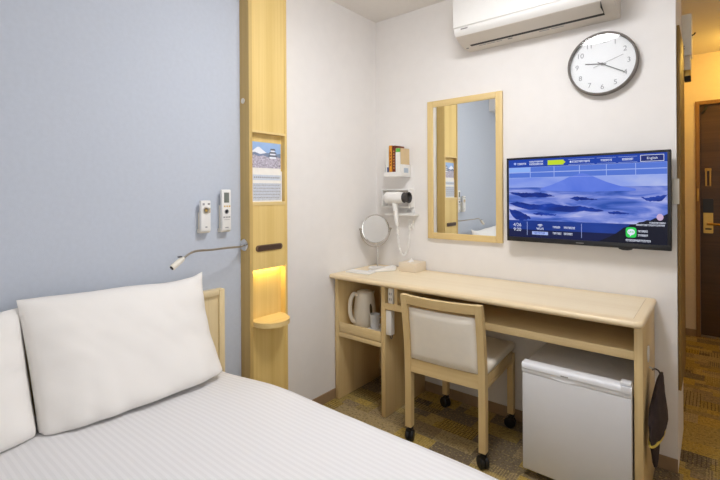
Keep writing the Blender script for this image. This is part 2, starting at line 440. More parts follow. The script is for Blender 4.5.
# leaflets standing in the niche
def flat(y, z, d): return (d, y, z)
lf = thing('leaflet', 'colour leaflet with photo of snowy mountain and castle in the oak column niche', 'leaflet', (.0508, -.9805, 1.2234))
XL = .0475
MB().box(XL, XL + .0015, -1.0925, -.9032, 1.2236, 1.5257).build('sheet', M_paper, lf, 0)
M_sky = mat('printed sky', (150, 180, 222), .6, var=.06, scale=12)
M_snow = mat('printed snow', (232, 236, 244), .6)
M_hill = mat('printed hillside', (122, 136, 162), .6, var=.2, scale=60)
M_bloss = mat('printed blossom', (178, 172, 186), .6, var=.45, scale=110)
M_roofp = mat('printed roof', (104, 110, 126), .6)
pm = MB(); xk = XL + .0017
def P2(pts, d, mi): pm.poly([(xk + d * .0002, -1.0925 + u * .1893, 1.5257 - v * .3022) for u, v in pts], mi)
P2([(0, 0), (1, 0), (1, .43), (0, .43)], 0, 0)
P2([(0, .17), (.1, .13), (.2, .085), (.27, .08), (.36, .12), (.5, .17), (.56, .2), (0, .2)], 1, 1)
P2([(0, .19), (.12, .17), (.3, .2), (.55, .17), (.8, .19), (1, .17), (1, .3), (0, .3)], 2, 2)
P2([(0, .25), (.1, .21), (.25, .24), (.4, .22), (.6, .25), (.8, .22), (1, .25), (1, .43), (0, .43)], 3, 3)
for k, (w, v) in enumerate(((.17, .235), (.14, .18), (.10, .125))):                      # three-tiered keep
    P2([(.72 - w, v), (.72 - w * .7, v - .03), (.72 + w * .7, v - .03), (.72 + w, v)], 5, 4)
    P2([(.72 - w * .66, v), (.72 + w * .66, v), (.72 + w * .66, v + .03), (.72 - w * .66, v + .03)], 4, 1)
pm.build('printed_photo', [M_sky, M_snow, M_hill, M_bloss, M_roofp], lf, 0, fix=False)
lf2 = thing('leaflet', 'white printed leaflet with pale text standing in front of the photo leaflet', 'leaflet', (.0547, -.9805, 1.2234))
XL = .0528
MB().box(XL, XL + .0015, -1.0915, -.8994, 1.2236, 1.3808).build('sheet', M_paper, lf2, 0)
pm = MB(); xk = XL + .0017
def P3(u0, u1, v0, v1, mi, d=0):
    pm.poly([(xk + d * .0002, -1.0915 + u * .1921, 1.3808 - v * .1574) for u, v in ((u0, v0), (u1, v0), (u1, v1), (u0, v1))], mi)
M_pale = mat('printed pale blue', (200, 208, 220), .7, var=.05, scale=90)
M_greyblue = mat('printed grey blue photo', (194, 200, 211), .7, var=.12, scale=120)
P3(.03, .97, .13, .30, 0); P3(.03, .97, .40, .96, 1)
for r in range(5):
    x = .05
    while x < .9:
        w = random.uniform(.03, .09); P3(x, min(x + w, .95), .45 + r * .1, .475 + r * .1, 2, 1); x += w + .02
for x in range(14): P3(.06 + x * .062, .06 + x * .062 + .045, .19, .24, 2, 1)
pm.build('print', [M_pale, M_greyblue, M_lt_txt], lf2, 0, fix=False)

# reading lamp fixed to the column flank
rl = thing('reading_lamp', 'chrome flexible-arm reading lamp fixed to the flank of the oak column', 'lamp', (.0335, Y0, 1.0129))
MB().lathe([(.030, 0), (.030, -.004), (.026, -.009), (.012, -.012)], (.0335, Y0, 1.0129), 'y', 32).build('wall_mount', M_chrome, rl)
arm = [(.0335, -1.1301, 1.0129), (.0508, -1.1446, 1.0129), (.0817, -1.1736, 1.0139), (.1059, -1.2219, 1.0178), (.1165, -1.2798, 1.0207), (.1223, -1.357, 1.0207), (.1242, -1.4246, 1.0236), (.1252, -1.4536, 1.0187), (.1262, -1.4729, 1.0091), (.1262, -1.4903, .9994)]
def smooth(pts, n=5):
    P = [Vector(p) for p in pts]; out = []
    for i in range(len(P) - 1):
        p0, p1, p2, p3 = P[max(i - 1, 0)], P[i], P[i + 1], P[min(i + 2, len(P) - 1)]
        for k in range(n):
            t = k / n
            out.append(.5 * ((2 * p1) + (p2 - p0) * t + (2 * p0 - 5 * p1 + 4 * p2 - p3) * t * t + (3 * p1 - p0 - 3 * p2 + p3) * t ** 3))
    return out + [P[-1]]
MB().tube(smooth(arm), .0045, 10).build('flexible_arm', M_steel, rl)
lh = MB().cyl((.1262, -1.4874, 1.0023), (.1271, -1.4942, .9965), .0075, .0115).cyl((.1271, -1.4942, .9965), (.1291, -1.5376, .9676), .0115, .0125).build('lamp_head', M_warm_pl, rl)
MB().cyl((.1291, -1.5374, .9678), (.1293, -1.5405, .9658), .0085).build('lens', M_dark, lh)
MB().box(.1184, .132, -1.5096, -1.4942, 1.0052, 1.01, .001).build('switch', M_black, lh)

# wall remotes in their holders
def remote(label, y0, y1, z0, z1):
    t = thing('wall_remote', label, 'remote', (XB, (y0 + y1) / 2, z0), group='remote controls on the blue wall')
    MB().box(XB, .0181, y0 + .004, y1 - .006, z0 - .004, z0 + (z1 - z0) * .62, .003).box(XB, .0296, y0 - .001, y1 + .001, z0 - .006, z0 + .012, .003).build('holder', M_warm_pl, t)
    MB().box(.0185, .0373, y0, y1, z0 + .002, z1, .004).build('body', M_white_pl, t)
    return t
XR = .0376
t = remote('small white lighting remote with round dial, left of the two on blue wall', -1.3542, -1.3059, 1.0931, 1.2350)
MB().lathe([(.018, 0), (.018, .0015), (.012, .0015), (.012, 0)], (XR, -1.33, 1.1896), 'x', 28).build('dial_ring', M_ac_beige, t)
MB().lathe([(.006, 0), (.006, .002)], (XR, -1.33, 1.1896), 'x', 20).build('button', M_ochre, t)
tag(MB().box(XR, XR + .0015, -1.3146, -1.3097, 1.179, 1.2003, .0006).build('button', M_ochre, t), 'ochre crescent button')
MB().box(XR, XR + .0012, -1.3474, -1.3377, 1.2138, 1.2234).build('button', M_lt_txt, t)
tag(MB().box(XR, XR + .0012, -1.3223, -1.3117, 1.2157, 1.2225).build('button', M_grey_txt, t), 'dark grey button')
MB().box(XR, XR + .0006, -1.3348, -1.3242, 1.1114, 1.1172).build('printed_mark', M_lt_txt, t)
t = remote('longer white air conditioner remote with grey screen, beside the oak column', -1.2470, -1.1987, 1.0902, 1.2852)
MB().box(XR, XR + .001, -1.2373, -1.2103, 1.2234, 1.2708, .0004).build('screen', M_lcd, t)
for k in range(3):
    MB().box(XR, XR + .002, -1.2383 + k * .0130, -1.2306 + k * .0130, 1.2022, 1.2099, .0008).build('button', M_ochre, t)
MB().lathe([(.011, 0), (.011, .0015), (.008, .0015), (.008, 0)], (XR, -1.2238, 1.181), 'x', 24).build('button', M_lt_txt, t)
for k in range(3):
    MB().box(XR, XR + .0012, -1.2412 + k * .0135, -1.2316 + k * .0135, 1.152, 1.1578).build('button', M_lt_txt, t)
MB().box(XR, XR + .0006, -1.2373, -1.2074, 1.1423, 1.1438).build('cover_seam', M_lt_txt, t)
MB().box(XR, XR + .0006, -1.2315, -1.2141, 1.1037, 1.1085).build('printed_mark', M_lt_txt, t)

# ------------------------------------------------------------------ bed
BY1, BY0 = -1.292, -2.80
bed = thing('bed', 'double bed with pale ash headboard against the blue wall', 'bed', (.95, -2.03, 0))
hb = MB().box(XB + .002, .028, -2.88, -1.247, .02, .806).build('headboard', M_head_z, bed, 0)
for a_, b_ in ((-1.266, -1.236), (-2.89, -2.855)):
    MB().box(XB + .001, .041, a_, b_, .02, .8215, .006).build('headboard_post', M_head_z, bed)
MB().box(XB + .001, .041, -2.855, -1.266, .793, .8215, .006).build('headboard_rail', M_head_y, bed)
MB().box(.042, 1.95, BY0 + .03, BY1 - .05, .10, .2395, .01).build('bed_base', M_head_y, bed)
MB().box(.042, 1.95, BY0 + .02, BY1 - .04, .24, .450, .04, seg=4).build('mattress', M_mattress, bed)
for x in (.10, 1.84):
    for y in (BY0 + .1, BY1 - .12):
        MB().box(x, x + .06, y, y + .06, 0, .10).build('leg', M_head_z, bed, 0)

def fbm(x, y, s=0):
    from mathutils import noise
    return noise.noise(Vector((x, y, s))) + .5 * noise.noise(Vector((2.1 * x, 2.1 * y, s + 4)))
DZ = .526
def duvet_top(x, y):
    z = DZ
    k = max(0, 1 - (x - .04) / .55)
    z -= .045 * k * k * (3 - 2 * k) * max(.25, min(1, (y + 2.2) / .9))
    return z + .004 * fbm(x * 1.6, y * 2.2) + .0015 * fbm(x * 6, y * 9, 3)
def duvet():
    nx, ny = 110, 90
    mb = MB(); rows = []
    R = .042; topw = (BY1 - BY0) - 2 * R
    drop = .29
    L = 2 * drop + PI * R + topw
    for i in range(nx + 1):
        x = .0425 + i / nx * 1.93
        row = []
        for j in range(ny + 1):
            s_ = j / ny * L
            if s_ < drop: y, z = BY1, -R - (drop - s_)
            elif s_ < drop + PI * R / 2:
                a = (s_ - drop) / R; y, z = BY1 - R + R * math.cos(a), -R + R * math.sin(a)
            elif s_ < drop + PI * R / 2 + topw:
                y, z = BY1 - R - (s_ - drop - PI * R / 2), 0
            elif s_ < L - drop:
                a = (s_ - drop - PI * R / 2 - topw) / R; y, z = BY0 + R - R * math.sin(a), -R + R * math.cos(a)
            else: y, z = BY0, -R - (s_ - (L - drop))
            z += duvet_top(x, y)
            # the long edge wanders a little, the hem waves
            if y > BY1 - R: y += .005 * fbm(x * 2, 1.3, 8) + (.012 * math.sin(x * 19) * max(0, (.45 - z) / .25) if z < .45 else 0)
            e = max(0, (x - 1.90) / .07)
            z -= .03 * e * e
            row.append((x, y, z))
        rows.append(row)
    last = rows[-1]
    for q in range(1, 6):
        rows.append([(p[0] + .012 * min(q, 2), p[1], max(p[2] - .055 * q, min(p[2], .18))) for p in last])
    mb.loft(rows, 0, cap=False, closed=False)
    return mb
dv = duvet().build('duvet', M_duvet, None, 60)
tag(dv, 'white satin-striped duvet spread over the bed', 'duvet')

def pillow(label, yc, zb, xb, w, h, th, tilt, rz, seed, ear=1):
    """two-sided sewn pillow leaning on the headboard, its foot resting on the duvet"""
    mb = MB(); n, m_ = 56, 44
    T = Matrix.Translation((xb, yc, zb)) @ Matrix.Rotation(rz, 4, 'Z') @ Matrix.Rotation(-tilt, 4, 'Y')
    grid = {}
    for sgn in (1, -1):
        for i in range(n + 1):
            for j in range(m_ + 1):
                u = -1 + 2 * i / n; v = -1 + 2 * j / m_
                edge = (abs(u) == 1 or abs(v) == 1)
                cv = .075 if u > 0 and ear else .012                      # side seams: one drawn in, one pressed straight
                yy = u * w / 2 * (1 - cv * (1 - v * v)) * (1 + (.0 if u < 0 or not ear else -.055) * (v * .5 + .5))
                if (u < 0) == bool(ear): yy *= 1 + (-.085 if ear else .055) * (.5 - .5 * v) * abs(u)
                zz = h / 2 + v * h / 2
                if v > 0: zz -= h * v * (.055 * math.exp(-((u - .55) / .55) ** 2) + .02 * math.exp(-((u + .35) / .4) ** 2)) 
                zz += .010 * max(0, u - .85) / .15 * max(0, v) * ear
                pv = 2.8 if v > 0 else 9
                t = max((1 - abs(u) ** 3.0) * (1 - abs(v) ** pv), 0) ** .55 * th / 2
                t *= (1 - .16 * v) * (1 + .12 * fbm(u * 1.2 + seed, v * 1.1, sgn))
                ru = max(0, (1 - abs(u)) ); rv = 1 + v
                t += .0045 * math.exp(-(ru * 5) ** 2) * math.sin(v * 13 + seed) * min(1, ru * 12)
                t += .0055 * math.exp(-(rv * 2.6) ** 2) * math.sin(u * 15 + 4 * fbm(u, v, seed)) * min(1, rv * 8)
                t += .004 * fbm(u * 3.2 + v * 2.2, v * 1.4 - u, seed) * min(1, ru * 4) * min(1, rv * 4)
                t = max(0, t) if not edge else 0
                p = T @ Vector((sgn * t * (1.0 if sgn > 0 else .75), yy, zz))
                # the foot of the pillow settles onto the bed
                sink = max(0, (-.15 - v) / .85) ** 1.5
                p.z -= sink * max(0, t) * math.sin(tilt) * 1.5 * (1 if sgn > 0 else 0)
                p.x += sink * .015 * (1 if sgn > 0 and not edge else 0)
                p.z = max(p.z, duvet_top(p.x, p.y) + .004)
                p.x = max(p.x, .045)
                if edge and sgn < 0: grid[(sgn, i, j)] = grid[(1, i, j)]
                else: grid[(sgn, i, j)] = mb.bm.verts.new(p)
        for i in range(n):
            for j in range(m_):
                q = [grid[(sgn, i, j)], grid[(sgn, i + 1, j)], grid[(sgn, i + 1, j + 1)], grid[(sgn, i, j + 1)]]
                mb._face(q if sgn > 0 else q[::-1], 0)
    o = mb.build('pillow', M_cotton, None, 80)
    tag(o, label, 'pillow', 'pillows leaning on the headboard')
    return o
pillow('white pillow on the right side of the bed, shown whole against the headboard', -1.692, .518, .194, .672, .424, .185, math.radians(16), 0, 1.7)
pillow('white pillow on the left side of the bed, cut off by the photo edge', -2.352, .518, .178, .672, .408, .180, math.radians(16), 0, 5.2, 0)

# ------------------------------------------------------------------ desk
desk = thing('desk', 'long pale beech writing desk along the white wall', 'desk', (.81, -.22, 0))
DY = -.442
tz0, tz1 = .745, .772
# top: slab with a wide front, right and back border separated by an inlay line
MB().box(.004, 1.5745, -.4345, -.0425, tz0, tz1).build('tabletop', M_desk_x, desk, 0)
nose = [(-.436, tz0), (-.436, tz1 - .0002)]
def noseprof(o, n=8):     # bullnose pointing towards -o
    r = (tz1 - tz0) / 2
    return [(o + .012 - 0, tz0 + r - r * math.cos(a) if False else tz0) for a in ()]
r_ = (tz1 - tz0) / 2
prof = [(-.436, tz1)] + [(-.486 + r_ - r_ * math.sin(PI * k / 10), tz0 + r_ + r_ * math.cos(PI * k / 10)) for k in range(11)] + [(-.436, tz0)]
mb = MB()
mb.loft([[(.004, y, z) for y, z in prof], [(1.576 - (y + .436) * 0, y, z) for y, z in prof]])
mb.build('front_edge', M_desk_edge, desk)
# right border with rounded front corner
def edge_ring(d, z): return [(1.576, -.006, z), (1.614 - d, -.006, z)] + [(1.584 + (.03 - d) * math.cos(a), -.456 - (.03 - d) * math.sin(a), z) for a in [PI / 2 * k / 8 for k in range(9)]] + [(1.576, -.486 + d, z)]
MB().loft([edge_ring(r_ - r_ * math.cos(a), tz0 + r_ + r_ * math.sin(a)) for a in [-PI / 2 + PI * k / 10 for k in range(11)]]).build('right_edge', M_desk_yx, desk)
MB().box(.004, 1.576, -.041, -.008, tz0, tz1).build('back_edge', M_desk_edge, desk, 0)
MB().box(.004, 1.576, -.436, -.4345, tz0, tz1 - .0008).box(.004, 1.576, -.0425, -.041, tz0, tz1 - .0008).box(1.5745, 1.576, -.4345, -.0425, tz0, tz1 - .0008).build('inlay_line', M_groove, desk, 0)
MB().box(.008, .036, DY, -.012, 0.001, tz0 - .0005, .002).build('side_panel', M_desk_z, desk)
rp = MB().box(1.577, 1.606, DY, -.012, 0.001, tz0 - .0005, .002).build('side_panel', M_desk_z, desk)
MB().prism([(-.28 + .028 * math.cos(2 * PI * k / 28), .598 + .034 * math.sin(2 * PI * k / 28)) for k in range(28)], 'x', 1.606, 1.610, bev=.001).build('cable_cap', M_white_pl, rp)
MB().box(.361, .389, DY, -.012, 0.001, tz0 - .0005, .002).build('partition', M_desk_z, desk)
MB().box(.389, 1.577, DY, -.024, .612, .647, .002).build('shelf', M_desk_shelf, desk)
MB().box(.451, .470, DY + .004, -.024, .647, tz0 - .0005).build('divider', M_desk_z, desk, 0)
MB().box(.389, 1.577, -.024, -.012, .612, tz0 - .0005).build('back_panel', M_desk_shelf, desk, 0)
MB().box(.036, .361, DY + .002, -.026, .389, .415, .0015).build('shelf', M_desk_shelf, desk)
ty = MB().box(.039, .358, DY + .002, DY + .018, .4195, .474, .002).box(.039, .358, DY + .018, -.03, .4195, .432).build('pull_out_tray', M_desk_shelf, desk)
MB().box(.036, .361, -.026, -.014, .06, tz0 - .0005).build('back_panel', M_desk_z, desk, 0)

# kettle, cup, tray cloth
kt = thing('electric_kettle', 'cream electric kettle in the left cubby of the desk', 'kettle', (.118, -.285, .4365))
kc = Vector((.118, -.285, 0))
MB().lathe([(.030, .437), (.070, .437), (.075, .446), (.0755, .47), (.072, .52), (.065, .58), (.057, .630), (.052, .643), (.049, .645)], kc, 'z', 40).build('body', M_kettle, kt)
MB().lathe([(.049, .6445), (.048, .649), (.034, .655), (.012, .658), (0.001, .658)], kc, 'z', 36).build('lid', M_kettle, kt)
dl = Vector((-.36, -.93, 0)).normalized()
hp = [kc + dl * .052 + Vector((0, 0, .628)), kc + dl * .078 + Vector((0, 0, .640)), kc + dl * .099 + Vector((0, 0, .612)), kc + dl * .106 + Vector((0, 0, .565)), kc + dl * .102 + Vector((0, 0, .515)), kc + dl * .088 + Vector((0, 0, .478)), kc + dl * .070 + Vector((0, 0, .468))]
MB().tube(smooth(hp, 5), .0125, 12).build('handle', M_kettle, kt)
ds = -dl
MB().loft([[kc + ds * a + Vector((-ds.y, ds.x, 0)) * b + Vector((0, 0, z)) for a, b in ((.045, -.02), (w, 0), (.045, .02), (.03, 0))] for z, w in ((.60, .056), (.628, .070), (.642, .076))]).build('spout', M_kettle, kt)
wd = Vector((.88, -.30, 0)).normalized()
tan_ = Vector((-wd.y, wd.x, 0))
MB().loft([[kc + wd * (.0690 - (z - .545) * .115 + d) + tan_ * (.009 * math.cos(2 * PI * k / 20)) + Vector((0, 0, z0_ + .038 * math.sin(2 * PI * k / 20))) for k in range(20) for z, z0_ in [(.545 + .038 * math.sin(2 * PI * k / 20), .545)]] for d in (-.004, .003)]).build('water_gauge', M_window_dk, kt)
cp = thing('cup', 'small pale china cup beside the electric kettle', 'cup', (.245, -.345, .4560))
MB().lathe([(.022, .4562), (.026, .457), (.029, .47), (.031, .536), (.031, .540), (.028, .540), (.0265, .476), (.004, .472)], (.245, -.345, 0), 'z', 32).build('bowl', M_cup, cp)
MB().tube(smooth([(.274, -.338, .525), (.293, -.332, .520), (.295, -.331, .493), (.272, -.338, .479)], 4), .004, 8).build('handle', M_cup, cp)
tag(MB().box(.205, .352, -.415, -.27, .4323, .4555, .004).build('tray', M_tissue, None), 'small white tray under the pale cup in the cubby', 'tray')
# socket bar and hanging adapter
ob = thing('power_strip', 'white power strip standing in the small compartment under the desktop', 'power strip', (.425, -.425, .648))
MB().box(.407, .440, -.438, -.40, .6475, .732, .004).build('body', M_white_pl, ob)
for k in range(2):
    MB().box(.416, .420, -.4386, -.4378, .665 + k * .03, .679 + k * .03).box(.427, .431, -.4386, -.4378, .665 + k * .03, .679 + k * .03).build('socket', M_grey_txt, ob)
ad = thing('power_adapter', 'white adapter mounted on the partition below the desk shelf', 'adapter', (.389, -.42, .47))
MB().box(.3895, .425, -.436, -.398, .468, .606, .004).build('body', M_white_pl, ad)
MB().tube(smooth([(.408, -.417, .469), (.408, -.416, .45), (.405, -.40, .44), (.392, -.37, .452)], 4), .0025, 8).build('cable', M_grey_txt, ad)

# things on the desk top
TZ = tz1 + .0003
sm = thing('vanity_mirror', 'round chrome table mirror on a slim stem at the corner end of the desk', 'mirror', (.115, -.155, TZ))
vt = math.radians(39.3 + 17); Rv = Vector((math.cos(vt), math.sin(vt), 0)); Fv = Vector((-math.sin(vt), math.cos(vt), 0)); c0 = Vector((.105, -.152, 1.030))
base = MB()
base.loft([[Vector((.118, -.155, 0)) + Vector((.062 * s_ * math.cos(2 * PI * k / 36), .05 * s_ * math.sin(2 * PI * k / 36), z)) for k in range(36)] for s_, z in ((.98, TZ), (1, TZ + .004), (.9, TZ + .010), (.3, TZ + .014))])
base.build('base', M_white_pl, sm)
MB().tube([(.118, -.150, TZ + .012), (.116, -.146, .86), (.115, -.1425, .905)], .0042, 12).build('stem', M_chrome, sm)
up_ = (Vector((0, 0, 1)) + Fv * .10).normalized(); nv = Rv.cross(up_).normalized()
def disc(r, d, seg=48): return [c0 + Rv * r * math.cos(2 * PI * k / seg) + up_ * r * math.sin(2 * PI * k / seg) + nv * d for k in range(seg)]
MB().loft([disc(.088, -.005), disc(.0945, -.004), disc(.096, 0), disc(.0945, .004), disc(.0905, .0045), disc(.089, .003)]).build('rim', M_chrome, sm)
MB().loft([disc(.0885, .0032), disc(.0885, .0038)]).build('mirror_glass', M_mirror, sm)
yk = [c0 + Rv * .104 * math.cos(a) + Vector((0, 0, 1)) * .118 * math.sin(a) - nv * .002 for a in [PI + PI * k / 20 for k in range(21)]]
MB().tube(yk, .0028, 8).build('yoke', M_steel, sm)
for s_ in (-1, 1):
    MB().cyl(c0 + Rv * s_ * .094, c0 + Rv * s_ * .112, .006).build('pivot_knob', M_steel, sm)
npd = MB().box(-.085, .085, -.04, .04, 0, .009, .002, M=Matrix.Translation((.125, -.335, TZ)) @ Matrix.Rotation(.12, 4, 'Z')).build('notepad', M_white_pl, None)
tag(npd, 'flat white pad lying at the wall end of the desk', 'notepad')
wd_ = thing('handset', 'white wedge shaped handset lying before the round table mirror', 'handset', (.20, -.215, TZ))
T = Matrix.Translation((.200, -.215, TZ)) @ Matrix.Rotation(math.radians(62), 4, 'Z')
MB().prism([(-.085, 0), (.085, 0), (.095, .018), (.088, .030), (-.02, .020), (-.085, .010)], 'y', -.023, .023, bev=.004, M=T).build('body', M_white_pl, wd_)
MB().prism([(-.07, .0135), (.02, .0255), (.02, .0265), (-.07, .0145)], 'y', -.012, .012, M=T).build('keypad', M_ac_beige, wd_)
tb = thing('tissue_box', 'cream tissue box on the desk below the hair dryer', 'tissue box', (.342, -.085, TZ))
MB().box(.281, .402, -.145, -.012, TZ, TZ + .056, .003).build('box', M_cream_card, tb)
tis = MB(); rows = []
for i in range(9):
    a = i / 8
    rows.append([(.335 + .030 * (a - .5) + .006 * math.sin(b * 4 + a * 3), -.085 + (b - .5) * .06, TZ + .055 + .020 * math.sin(PI * b) * math.sin(PI * a) ** .7 + .004 * math.sin(7 * b + 5 * a)) for b in [j / 10 for j in range(11)]])
tis.loft(rows, cap=False, closed=False).build('tissue', M_tissue, tb)

# ------------------------------------------------------------------ wall shelf with books, dryer
ws = thing('wall_shelf', 'small white wall box shelf holding books in the corner', 'shelf', (.22, -.06, 1.37))
MB().box(.156, .285, -.124, -.003, 1.370, 1.377, .001).build('bottom', M_white_pl, ws)
MB().box(.156, .285, -.124, -.119, 1.377, 1.400, .001).build('front_lip', M_white_pl, ws)
sd = MB().box(.280, .285, -.119, -.003, 1.377, 1.448, .001).build('side_plate', M_white_pl, ws)
MB().box(.2852, .2856, -.085, -.035, 1.395, 1.425).build('printed_emblem', mat('pale blue print', (176, 190, 206), .6), sd)
MB().box(.156, .161, -.119, -.003, 1.377, 1.448, .001).build('side_plate', M_white_pl, ws)
def book(label, x0, x1, z1, cover, spine_marks=None, y0=-.114):
    t = thing('book', label, 'book', ((x0 + x1) / 2, -.06, 1.3775), group='books on the corner wall shelf')
    MB().box(x0, x0 + .002, y0, -.012, 1.3775, z1).box(x1 - .002, x1, y0, -.012, 1.3775, z1).box(x0, x1, y0, y0 + .002, 1.3775, z1).build('cover', cover, t, 0)
    MB().box(x0 + .0022, x1 - .0022, y0 + .0022, -.016, 1.380, z1 - .004).build('pages', M_paper, t, 0)
    if spine_marks:
        mb = MB()
        for a, b, c, d in spine_marks: mb.box(x0 + a, x0 + b, y0 - .0004, y0, c, d)
        mb.build('spine_print', spine_mat, t, 0)
    return t
spine_mat = M_navy
book('white spined book with navy foot at the left end of the wall shelf', .1630, .1885, 1.562, M_paper, [(.010, .024, 1.385, 1.432)])
spine_mat = mat('dark orange print', (150, 70, 20), .6)
book('thick orange spined book on the corner wall shelf', .1895, .2155, 1.572, M_orange, [(.008, .016, 1.44 + k * .02, 1.452 + k * .02) for k in range(5)])
spine_mat = mat('gilt print', (214, 150, 70), .6)
book('maroon spined book next to the orange one', .2165, .2395, 1.570, M_maroon, [(.007, .015, 1.42 + k * .018, 1.43 + k * .018) for k in range(7)])
spine_mat = M_green
b3 = book('tan covered book with white and green spine at shelf end', .2410, .2790, 1.552, M_tan, [(.004, .034, 1.527, 1.550)])
MB().box(.2412, .2788, -.1144, -.1141, 1.3778, 1.5265).build('white_spine', M_paper, b3, 0)

dh = thing('dryer_holder', 'white wall holder for hair dryer with a small ledge below', 'holder', (.2, -.03, 1.17))
hm = MB()
hm.box(.084, .310, -.006, -.001, 1.168, 1.292, .001).box(.084, .095, -.060, -.006, 1.168, 1.292, .001).box(.299, .310, -.060, -.006, 1.168, 1.292, .001)
hm.box(.095, .299, -.060, -.006, 1.281, 1.292, .001).box(.095, .299, -.060, -.006, 1.168, 1.179, .001)
hm.build('box', M_white_pl, dh)
tag(MB().box(.0952, .2988, -.0075, -.006, 1.1792, 1.2808).build('liner', mat('grey beige liner', (206, 200, 194), .7), dh), 'grey inner back')
MB().box(.118, .345, -.066, -.001, 1.118, 1.126, .002).box(.118, .345, -.066, -.062, 1.126, 1.134, .001).build('ledge', M_white_pl, dh)
lb = MB().box(.235, .315, -.010, -.001, 1.128, 1.164, .001).build('label_plate', M_white_pl, dh)
mb = MB()
for r in range(3): mb.box(.255 + .004 * r, .295 - .004 * r, -.0106, -.010, 1.139 + r * .006, 1.1425 + r * .006)
mb.build('lettering', M_lt_txt, lb, 0)
hd = thing('hair_dryer', 'white hair dryer with dark nozzle hanging in the wall holder', 'hair dryer', (.24, -.11, 1.06))
hy_ = -.100; hz = 1.235
MB().lathe([(.010, .150), (.030, .152), (.037, .162), (.0385, .20), (.038, .25), (.0345, .285), (.033, .293)], (0, hy_, hz), 'x', 32).build('barrel', M_white_pl, hd)
tag(MB().lathe([(.0325, .2935), (.034, .297), (.029, .306), (.029, .314), (.0345, .330), (.035, .333), (.030, .333), (.025, .318)], (0, hy_, hz), 'x', 28).build('nozzle', mat('dark grey nozzle', (58, 55, 54), .45), hd), 'dark grey nozzle')
MB().lathe([(.020, .1495), (.024, .1505)], (0, hy_, hz), 'x', 24).build('intake_grille', M_lt_txt, hd)
hn = MB().loft([[Vector((cx_ + .016 * w * math.cos(2 * PI * k / 16), hy_ + .019 * w * math.sin(2 * PI * k / 16), z)) for k in range(16)] for cx_, w, z in ((.222, 1.15, 1.215), (.226, 1.1, 1.18), (.231, .95, 1.13), (.236, .85, 1.085), (.239, .65, 1.06), (.240, .35, 1.052))]).build('handle', M_white_pl, hd)
MB().box(.224, .236, hy_ - .0205, hy_ - .017, 1.125, 1.150, .001).build('switch', M_ac_beige, hn)
cpts = smooth([(.240, hy_, 1.053), (.243, -.096, 1.0), (.246, -.09, .93), (.252, -.08, .885), (.268, -.065, .858), (.281, -.05, .885), (.285, -.038, .94), (.286, -.03, 1.0), (.286, -.023, 1.05)], 8)
coil = []
for i, p in enumerate(cpts):
    for k in range(3):
        a = (i * 3 + k) * 1.9
        q = p.lerp(cpts[min(i + 1, len(cpts) - 1)], k / 3)
        coil.append(q + Vector((.006 * math.cos(a), .006 * math.sin(a), 0)))
MB().tube(coil, .0030, 6).build('coiled_cord', M_white_pl, hd)
wo = thing('wall_outlet', 'white wall outlet plate below the hair dryer', 'outlet', (.284, -.002, 1.06))
MB().prism(rrect(.262, .306, 1.030, 1.090, .005), 'y', -.008, -.001, bev=.0015).build('plate', M_white_pl, wo)
MB().box(.276, .296, -.022, -.008, 1.046, 1.066, .003).build('plug', M_white_pl, wo)

# ------------------------------------------------------------------ wall mirror
wm = thing('wall_mirror', 'rectangular wood framed wall mirror above the desk', 'mirror', (.66, -.01, .978))
ml, mr, mz0, mz1, fw = .420, .901, .978, 1.838, .038
for a_, b_ in ((ml, ml + fw), (mr - fw, mr)):
    MB().box(a_, b_, -.022, -.001, mz0, mz1, .003).build('frame_stile', M_frame_z, wm)
for a_, b_ in ((mz1 - fw, mz1), (mz0, mz0 + fw)):
    MB().box(ml + fw, mr - fw, -.022, -.001, a_, b_, .003).build('frame_rail', M_frame_x, wm)
MB().box(ml + fw - .002, mr - fw + .002, -.0145, -.012, mz0 + fw - .002, mz1 - fw + .002, M=Matrix.Translation((.66, 0, 0)) @ Matrix.Rotation(0, 4, 'Z') @ Matrix.Translation((-.66, 0, 0))).build('mirror_glass', M_mirror, wm, 0)

# ------------------------------------------------------------------ television
tv = thing('television', 'wall mounted flat television showing blue mountain scene', 'television', (1.31, -.04, 1.002))
tx0, tx1, tzb, tzt = .945, 1.675, 1.002, 1.450
sx0, sx1, sz0, sz1 = .956, 1.661, 1.026, 1.439
MB().box(tx0, tx1, -.066, -.040, tzb, tzt, .004).build('casing', M_black, tv)
MB().box(tx0, tx1, -.0705, -.066, sz1, tzt, .0015).box(tx0, tx1, -.0705, -.066, tzb, sz0, .0015).box(tx0, sx0, -.0705, -.066, sz0, sz1, .0015).box(sx1, tx1, -.0705, -.066, sz0, sz1, .0015).build('bezel', M_black, tv)
MB().box(1.02, 1.60, -.040, -.02, 1.06, 1.38, .01).build('rear_cover', M_black, tv)
tag(MB().box(1.21, 1.41, -.02, -.001, 1.14, 1.32, .002).build('wall_mount', M_dark, tv), 'dark wall bracket')
MB().prism([(1.47, 1.002), (1.53, 1.002), (1.525, .996), (1.51, .992), (1.49, .992), (1.475, .996)], 'y', -.066, -.052).build('sensor_bump', M_black, tv)
MB().box(1.29, 1.325, -.0712, -.0705, 1.011, 1.015).build('maker_mark', M_grey_txt, tv, 0)
W_, H_ = sx1 - sx0, sz1 - sz0
E_sky = emit_noise('screen sky', [(110, 138, 234), (146, 166, 238), (188, 198, 238)], (2.2, 1, 9), .92, .3, .7)
E_sea = emit_noise('screen cloud sea', [(40, 82, 180), (90, 118, 214), (146, 160, 234), (200, 204, 248)], (4.5, 1, 24), .85, .34, .68)
E_fuji = emit_noise('screen mountain', [(84, 116, 226), (108, 136, 236)], (6, 1, 6), .9)
E_ridge = emit_noise('screen ridge', [(6, 40, 132), (20, 62, 170), (92, 116, 220)], (9, 1, 22), .9, .42, .85)
E_head = emit('screen header', (24, 66, 172), .9)
E_table = emit('screen table cell', (84, 120, 218), .9)
